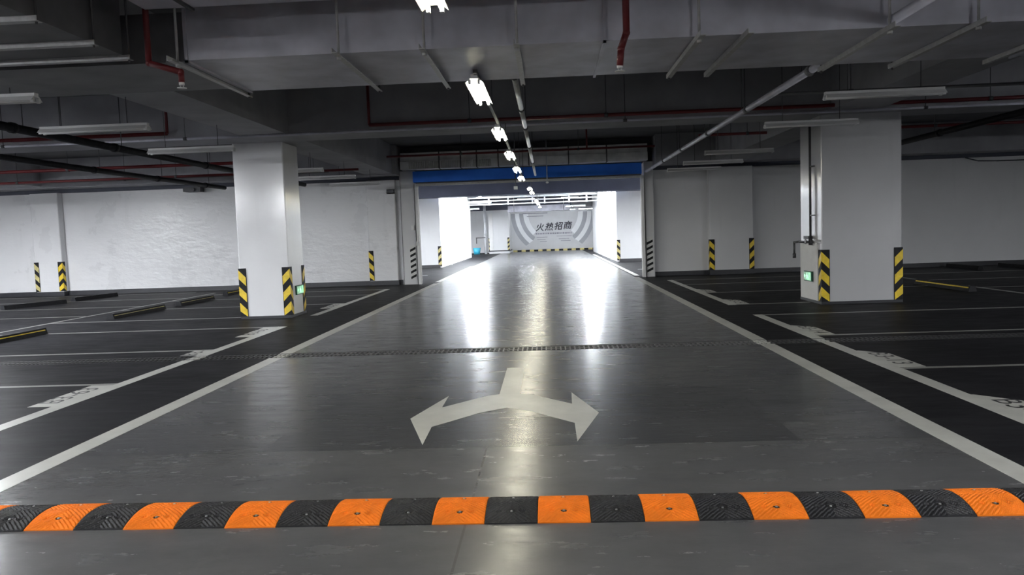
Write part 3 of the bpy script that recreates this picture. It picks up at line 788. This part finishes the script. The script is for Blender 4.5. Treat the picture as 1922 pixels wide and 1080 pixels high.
# ------------------------------------------------------------------ exit signs and pipework on the columns
def exit_sign(loc, rz, label):
    t = thing('exit_sign', label, 'sign', loc, rz, 'green exit signs on the columns')
    # face towards local -y
    MB().cbox(-.19, .19, -.03, 0, 0, .17, .006).build('housing', M['green_housing'], t)
    MB().box(-.175, .175, -.034, -.03, .015, .155).build('lit_panel', M['green_lit'], t)
    mb = MB(); y0, y1 = -.038, -.034
    def seg(a, b, th):
        dx, dz = b[0]-a[0], b[1]-a[1]; L = math.hypot(dx, dz); nx, nz = -dz/L*th/2, dx/L*th/2
        mb.prism([(a[0]-nx, a[1]-nz), (a[0]+nx, a[1]+nz), (b[0]+nx, b[1]+nz), (b[0]-nx, b[1]-nz)], y0, y1, 'y')
    seg((-.01, .105), (.01, .07), .03); seg((.01, .072), (-.03, .05), .016); seg((-.03, .05), (-.05, .03), .014)
    seg((.01, .072), (.035, .05), .016); seg((.035, .05), (.03, .022), .014); seg((-.012, .103), (-.045, .09), .012); seg((-.005, .105), (.03, .088), .012)
    mb.prism([(-.012+.013*cos(a), .128+.013*sin(a)) for a in [2*pi*i/8 for i in range(8)]], y0, y1, 'y')
    for zz in (.02, .15): pass
    seg((.085, .025), (.085, .145), .008); seg((.15, .025), (.15, .145), .008); seg((.083, .145), (.152, .145), .008)
    seg((-.14, .085), (-.08, .085), .014); seg((-.15, .085), (-.125, .11), .012); seg((-.15, .085), (-.125, .06), .012)
    mb.build('running_figure', M['green_man'], t)
exit_sign((-4.6, 13.97, .38), pi/2, 'lit green exit sign on the lane side of the left column')
exit_sign((4.49-.025, 13.47, .36), -pi/2, 'lit green exit sign on the lane side of the right column')

t = thing('column_panel', 'matt white protective panel on the lower lane side of the right column', 'panel', (4.5, 13.5, 0))
MB().box(-.025, 0, -.42, .45, .05, 1.0).build('panel_sheet', M['white_panel'], t)
MB().box(-.03, 0, -.43, .46, 1.0, 1.015).build('panel_cap', M['steel'], t)
t = thing('hydrant_pipe', 'dark vertical pipe with valve and bent arm on the lane side of the right column', 'pipe', (4.5, 13.34, 0))
MB().tube((-.05, 0, 1.02), (-.05, 0, 3.08), .02, 10).build('riser', M['steel_dark'], t)
MB().path([(-.06, -.05, 1.03), (-.06, .55, 1.03), (-.11, .68, 1.02), (-.11, .68, .80)], .018, 8).build('arm', M['steel_dark'], t)
MB().tube((-.11, .68, .74), (-.11, .68, .82), .03, 10).build('nozzle', M['steel_dark'], t)
MB().tube((-.05, 0, .98), (-.05, 0, 1.10), .032, 12).tube((-.13, 0, 1.04), (-.05, 0, 1.04), .012, 8).build('valve_body', M['steel_dark'], t)
MB().tube((-.14, 0, 1.04), (-.13, 0, 1.04), .045, 14).build('valve_wheel', M['steel_dark'], t)
for z in (1.48, 2.3):
    MB().box(-.06, 0, -.10, .03, z-.01, z+.01).build('pipe_clamp', M['steel_dark'], t)
MB().box(-.07, -.0, .05, .3, 1.08, 1.13).build('pipe_bracket', M['steel_dark'], t)

# ------------------------------------------------------------------ floor markings
PZ = .0015
def strip(x0, x1, y0, y1):
    mb = MB()
    segs = [(y0, y1)]
    if y0 < DY0 and y1 > DY1 and (x1-x0) < 1: segs = [(y0, DY0-.004), (DY1+.004, y1)]
    for a, b in segs: mb.box(x0, x1, a, b, 0.0002, PZ)
    return mb
def marking(name, mb, label, cat='marking', group=None):
    o = mb.build(name, M['paint_grey' if name in ('bay_line', 'bay_back_line') else 'paint']); tag(o, label, cat, group); return o
marking('lane_edge_line', strip(-3.30, -3.14, 0.5, 21.95), 'long white painted line along the left edge of the lane')
marking('lane_edge_line', strip(2.37, 2.53, 0.5, 21.9), 'long white painted line along the right edge of the lane')
marking('lane_edge_line', strip(-3.35, -3.2, 22.6, 33.0), 'white painted lane line behind the shutter opening on the left')
marking('lane_edge_line', strip(2.50, 2.64, 22.6, 44.0), 'white painted lane line behind the shutter opening on the right')
marking('bay_front_line', strip(-4.34, -4.20, 2.6, 12.1), 'white painted line along the fronts of the near left parking bays')
marking('bay_front_line', strip(-4.34, -4.20, 13.75, 20.2), 'white painted line along the bay fronts past the left column')
marking('bay_front_line', strip(3.06, 3.20, 2.6, 11.78), 'white painted line along the fronts of the near right parking bays')
marking('bay_front_line', strip(3.06, 3.20, 13.35, 20.2), 'white painted line along the bay fronts past the right column')
def bay(y, x0, x1, label):
    marking('bay_line', MB().box(x0, x1, y-.038, y+.038, .0002, PZ), label, 'marking', 'painted parking bay lines')
for y, l in ((5.1, 'white line between left bays, nearest, beside the hump end'), (7.42, 'white line between left bays, meeting the nearest number block'),
             (9.66, 'white line between left bays, just past the drain'), (12.08, 'white line closing the left bays in front of the left column')):
    bay(y, -9.2, -4.34, l)
for y, l in ((13.8, 'white line starting the left bays beside the left column'), (16.15, 'thin white line between left bays, second behind the left column'),
             (18.4, 'thin white line between left bays, third behind the left column'), (20.15, 'thin white line closing the left bays near the left wall')):
    bay(y, -9.2 if y > 14 else -9.2, -4.34 if y > 14 else -5.62, l)
for y, l in ((4.9, 'white line between right bays, nearest'), (7.16, 'white line between right bays, meeting the number block before the drain'),
             (9.42, 'white line between right bays, just past the drain'), (11.72, 'white line closing the right bays in front of the right column')):
    bay(y, 3.20, 8.2, l)
for y, l in ((13.4, 'short white line starting the right bays beside the right column'), (15.95, 'thin white line between right bays, first behind the right column'),
             (18.4, 'thin white line between right bays, second behind the right column'), (20.1, 'thin white line closing the right bays near the right wall')):
    bay(y, 3.20, 4.45 if y < 14 else 8.2, l)
marking('bay_back_line', MB().box(-9.27, -9.2, 9.2, 20.9, .0002, PZ), 'white line along the backs of the left bays beyond the wheel stops')
marking('bay_back_line', MB().box(8.2, 8.3, 9.4, 20.9, .0002, PZ), 'white line along the backs of the right bays')
for i, y in enumerate((15.0, 17.1, 19.3, 21.4)):
    marking('bay_line', MB().box(-18.5, -10.0 if i == 3 else -9.3, y-.03, y+.03, .0002, PZ), 'thin white line of the outer left bays, %s' % ('nearest', 'second nearest', 'third nearest', 'at the foot of the left wall')[i], 'marking', 'painted parking bay lines')
for i, y in enumerate((15.2, 17.4, 19.6)):
    marking('bay_line', MB().box(8.3, 16.5, y-.03, y+.03, .0002, PZ), 'thin white line of the outer right bays, %s' % ('nearest', 'middle', 'farthest')[i], 'marking', 'painted parking bay lines')
o = marking('bay_line', MB().box(-6.8, -3.9, 50.6, 50.9, .0002, PZ), 'white line on the floor at the far left end near the bucket')
for i, (x, y) in enumerate(((-4.9, 26.5), (3.9, 26.0))):
    marking('bay_line', MB().prism([(x-.9, y), (x+.7, y), (x+.7, y+.25), (x-.9, y+.25)], .0002, PZ), 'pale floor marking just behind the shutter opening on the %s' % ('left', 'right')[i])

# bay numbers: white block beside the front line with dark stencilled characters
def number(x0, x1, y0, y1, body, left, label):
    t = thing('bay_number', label, 'marking', ((x0+x1)/2, (y0+y1)/2, 0), 0, 'painted bay number blocks')
    hx, hy = (x1-x0)/2, (y1-y0)/2
    s = .12
    if left: poly = [(hx, -hy), (hx, hy), (-hx, hy), (-hx, -hy+s), (-hx, -hy)]
    else: poly = [(-hx, hy), (-hx, -hy), (hx, -hy), (hx, hy-s*2), (-hx+.02, hy)]
    MB().prism(poly, .0002, PZ+.0004).build('white_block', M['paint'], t)
    o = text_mesh('digits', body, min(.26, 2*hx*1.3), M['digit'], t, (-.01 if left else .0, 0, PZ+.0006), (0, 0, pi/2 if left else -pi/2), .0004, xs=1.15)
number(-4.56, -4.34, 6.42, 7.37, 'B3-63', True, 'white block with dark bay number, nearest on the left side')
number(-4.56, -4.34, 9.22, 9.62, 'B3-', True, 'short white number block beside the drain on the left side')
number(-4.56, -4.34, 10.9, 12.03, 'B3-65', True, 'white block with dark bay number in front of the left column')
number(-4.56, -4.34, 15.1, 16.1, 'B3-66', True, 'white block with dark bay number past the left column')
number(3.20, 3.44, 4.95, 6.0, 'B3-12', False, 'white bay number block nearest on the right, cut by the picture edge')
number(3.20, 3.44, 7.21, 8.2, 'B3-13', False, 'white block with dark bay number right of the lane just before the drain')
number(3.20, 3.44, 9.47, 10.4, 'B3-14', False, 'white block with dark bay number right of the lane just past the drain')
number(3.20, 3.44, 13.45, 14.4, 'B3-15', False, 'white block with dark bay number beside the right column')
number(3.20, 3.44, 16.0, 16.9, 'B3-16', False, 'white block with dark bay number behind the right column')

# turn arrow
ar = MB()
ar.prism([(-.45, 7.73), (-.275, 7.73), (-.275, 6.46), (-.17, 6.41), (.15, 6.03), (.16, 6.46), (.34, 5.71), (.15, 4.93), (.15, 5.42), (-.16, 5.80),
          (-.36, 5.95), (-.56, 5.80), (-.87, 5.40), (-.86, 4.93), (-1.07, 5.66), (-.88, 6.44), (-.88, 6.01), (-.55, 6.41), (-.45, 6.46)], .0002, PZ)
marking('turn_arrow', ar, 'large white painted floor arrow pointing both left and right in the middle of the lane', 'arrow')

# ------------------------------------------------------------------ drain covers
t = thing('floor_drain', 'slotted concrete drain covers in a line across the lane and bays', 'drain', (0, 9.0, 0))
cm = MB(); W_, D_ = .495, .33
cols, rows = 9, 2
xs = [0]; g = .015; px = W_/cols
for i in range(cols): xs += [i*px+g/2, (i+1)*px-g/2]
xs += [W_]
ys = [0, .03, .150, .180, .300, D_]
zt, zb = 0., -.014
nx, ny = len(xs), len(ys)
vt = [(x, y, z) for z in (zt, zb) for y in ys for x in xs]
fs = []
def vid(i, j, k): return k*nx*ny+j*nx+i
for j in range(ny-1):
    for i in range(nx-1):
        hole = (i % 2 == 1) and j in (1, 3) and i < nx-1
        if not hole: fs.append((vid(i, j, 0), vid(i+1, j, 0), vid(i+1, j+1, 0), vid(i, j+1, 0)))
        else:
            fs += [(vid(i, j, 1), vid(i+1, j, 1), vid(i+1, j, 0), vid(i, j, 0))[::-1], (vid(i, j+1, 0), vid(i+1, j+1, 0), vid(i+1, j+1, 1), vid(i, j+1, 1))[::-1],
                   (vid(i, j, 0), vid(i, j+1, 0), vid(i, j+1, 1), vid(i, j, 1))[::-1], (vid(i+1, j+1, 0), vid(i+1, j, 0), vid(i+1, j, 1), vid(i+1, j+1, 1))[::-1]]
cm.add(vt, fs); cm.box(0, W_, 0, .003, zb, -.0005); cm.box(0, W_, D_-.003, D_, zb, -.0005)
c0 = cm.build('drain_cover', M['cover'], t); c0.location = (DX0, -D_/2, -.002)
n = int((DX1-DX0)/.5)
for i in range(1, n):
    c = c0.copy(); C.objects.link(c); c.parent = t; c.location = (DX0+i*.5+.0025, -D_/2+random.uniform(-.002, .002), -.002-random.random()*.002)

# ------------------------------------------------------------------ speed hump
HW, HL, HH = .35, .25, .043
def seg_mesh(mat, name):
    nx_, ny_ = 60, 84
    v = []; f = []
    holes = [(.125, .085, .0145, .018), (.065, .085, .011, .010), (.185, .085, .011, .010), (.125, .265, .0145, .018), (.065, .265, .011, .010), (.185, .265, .011, .010)]
    for j in range(ny_+1):
        y = HW*j/ny_
        u = (y-HW/2)/(HW/2)
        base = .006+(HH-.006)*(1-abs(u)**2.1)
        for i in range(nx_+1):
            x = HL*i/nx_
            xx = min(max(x, .001), HL-.001)
            # herringbone ridges
            ph = (abs(xx-HL/2)*.9+(y if y < HW/2 else HW-y)*1.0)/.0215
            fr = ph-math.floor(ph); tri = 1 if fr < .5 else 0
            edge = min(x, HL-x)/.008; ed2 = min(y, HW-y)/.01
            am = .0042*min(1, max(0, edge))*min(1, max(0, ed2))
            z = base+am*(tri-.5)
            if edge < 1: z -= .002*(1-edge)
            for hx, hy, r, dp in holes:
                d = math.hypot(x-hx, y-hy)
                if d < r*1.8: z = min(z, base-.001)
                if d < r: z = base-dp
            v.append((xx, y, z))
    for j in range(ny_):
        for i in range(nx_):
            a = j*(nx_+1)+i; f.append((a, a+1, a+nx_+2, a+nx_+1))
    o0 = len(v)
    # skirt
    ring = [i for i in range(nx_+1)]+[j*(nx_+1)+nx_ for j in range(1, ny_+1)]+[ny_*(nx_+1)+i for i in range(nx_-1, -1, -1)]+[j*(nx_+1) for j in range(ny_-1, 0, -1)]
    v += [(v[i][0], v[i][1], 0) for i in ring]; L = len(ring)
    for k_ in range(L):
        f.append((ring[k_], o0+k_, o0+(k_+1) % L, ring[(k_+1) % L]))
    mb = MB(); mb.add(v, f)
    return mb
hump = thing('speed_hump', 'low rubber speed hump of alternating orange and black blocks across the lane', 'speed bump', (0, 3.53, 0), radians(-.35))
X0 = -.09-13*HL
ob = seg_mesh(M['black_hump'], 'b').build('rubber_block', M['black_hump'], hump); ob['label'] = 'black rubber block'
oo = seg_mesh(M['orange'], 'o').build('rubber_block', M['orange'], hump); oo['label'] = 'orange rubber block'
def hump_bolts(seg):
    for y in (.085, .265):
        MB().tube((.125, y, .020), (.125, y, .0285), .0155, 12).build('hole_shade_disc', M['hole'], seg)  # near-black disc: the shade inside the bolt hole, done as colour
        MB().tube((.125, y, .0285), (.125, y, .034), .007, 8, .005).build('bolt', M['chrome'], seg)
hump_bolts(ob); hump_bolts(oo)
for i in range(25):
    orange = (i % 2 == 1)   # the block starting at x=-0.09 (i = 13) is orange
    src = oo if orange else ob
    first_ = (i == 0 and not orange) or (i == 1 and orange)
    o = src if first_ else copy_tree(src, hump)
    o.location = (X0+i*HL, random.uniform(-.003, .003), 0)

# ------------------------------------------------------------------ wheel stops
def make_stop(L, label, loc, face, group, rz=0., sw=.14, strip=True):
    t = thing('wheel_stop', label, 'wheel stop', loc, rz, group)
    # runs along y, profile in x-z
    h, wd = .10, .075
    mb = MB(); prof = [(-wd, 0), (wd, 0), (wd*.62, h), (-wd*.62, h)]
    v = [(a, y, z) for y in (0, L) for a, z in prof]
    mb.add(v, [(0, 1, 5, 4), (1, 2, 6, 5), (2, 3, 7, 6), (3, 0, 4, 7), (3, 2, 1, 0), (4, 5, 6, 7)])
    mb.build('rubber_bar', M['black'], t)
    s = face
    e = .003
    st = MB() if strip else None
    xa, xb = s*(wd-(wd*.38)*.60+e), s*(wd-(wd*.38)*(.60+sw)+e)
    za, zb = h*.60, h*.60+h*sw
    v = [(xa, .04, za), (xb, .04, zb), (xb, L-.04, zb), (xa, L-.04, za), (xa-s*.006, .04, za), (xb-s*.006, .04, zb), (xb-s*.006, L-.04, zb), (xa-s*.006, L-.04, za)]
    if strip: st.add(v, [(0, 1, 2, 3), (7, 6, 5, 4), (0, 4, 5, 1), (3, 2, 6, 7), (1, 5, 6, 2), (0, 3, 7, 4)])
    if strip: st.build('yellow_strip', M['yellow'] if sw > .12 else M['yellow_pale'], t)
    for y in (.12, L/2, L-.12):
        MB().tube((0, y, h-.002), (0, y, h+.006), .02, 8).build('bolt', M['steel_dark'], t)
    return t
GS = 'wheel stops in the left bays'
make_stop(1.95, 'wheel stop with yellow strip, nearest on the left, cut by the picture edge', (-8.22, 10.15, 0), 1, GS)
make_stop(2.0, 'black wheel stop with a pale strip left of the left column', (-8.32, 14.2, 0), 1, GS, 0., .10)
make_stop(1.75, 'short-looking black wheel stop just left of the left column', (-8.32, 16.9, 0), 1, GS, 0., .08)
make_stop(1.5, 'wheel stop with yellow strip partly hidden by the left column', (-8.45, 19.75, 0), 1, GS)
make_stop(1.55, 'plain black wheel stop in the outer left bays, nearer one', (-12.72, 17.35, 0), 1, GS, radians(-22), strip=False)
make_stop(1.55, 'plain black wheel stop in the outer left bays, farther one near the wall', (-12.35, 19.45, 0), 1, GS, radians(-10), strip=False)
GR = 'wheel stops in the right bays'
make_stop(2.1, 'wheel stop with a yellow strip right of the right column', (7.70, 14.4, 0), -1, GR, 0., .22)
make_stop(1.9, 'dark wheel stop near the right wall at the picture edge', (12.1, 19.4, 0), -1, GR, strip=False)
make_stop(1.6, 'dark wheel stop near the right wall, left of the one at the picture edge', (11.0, 20.2, 0), -1, GR, strip=False)
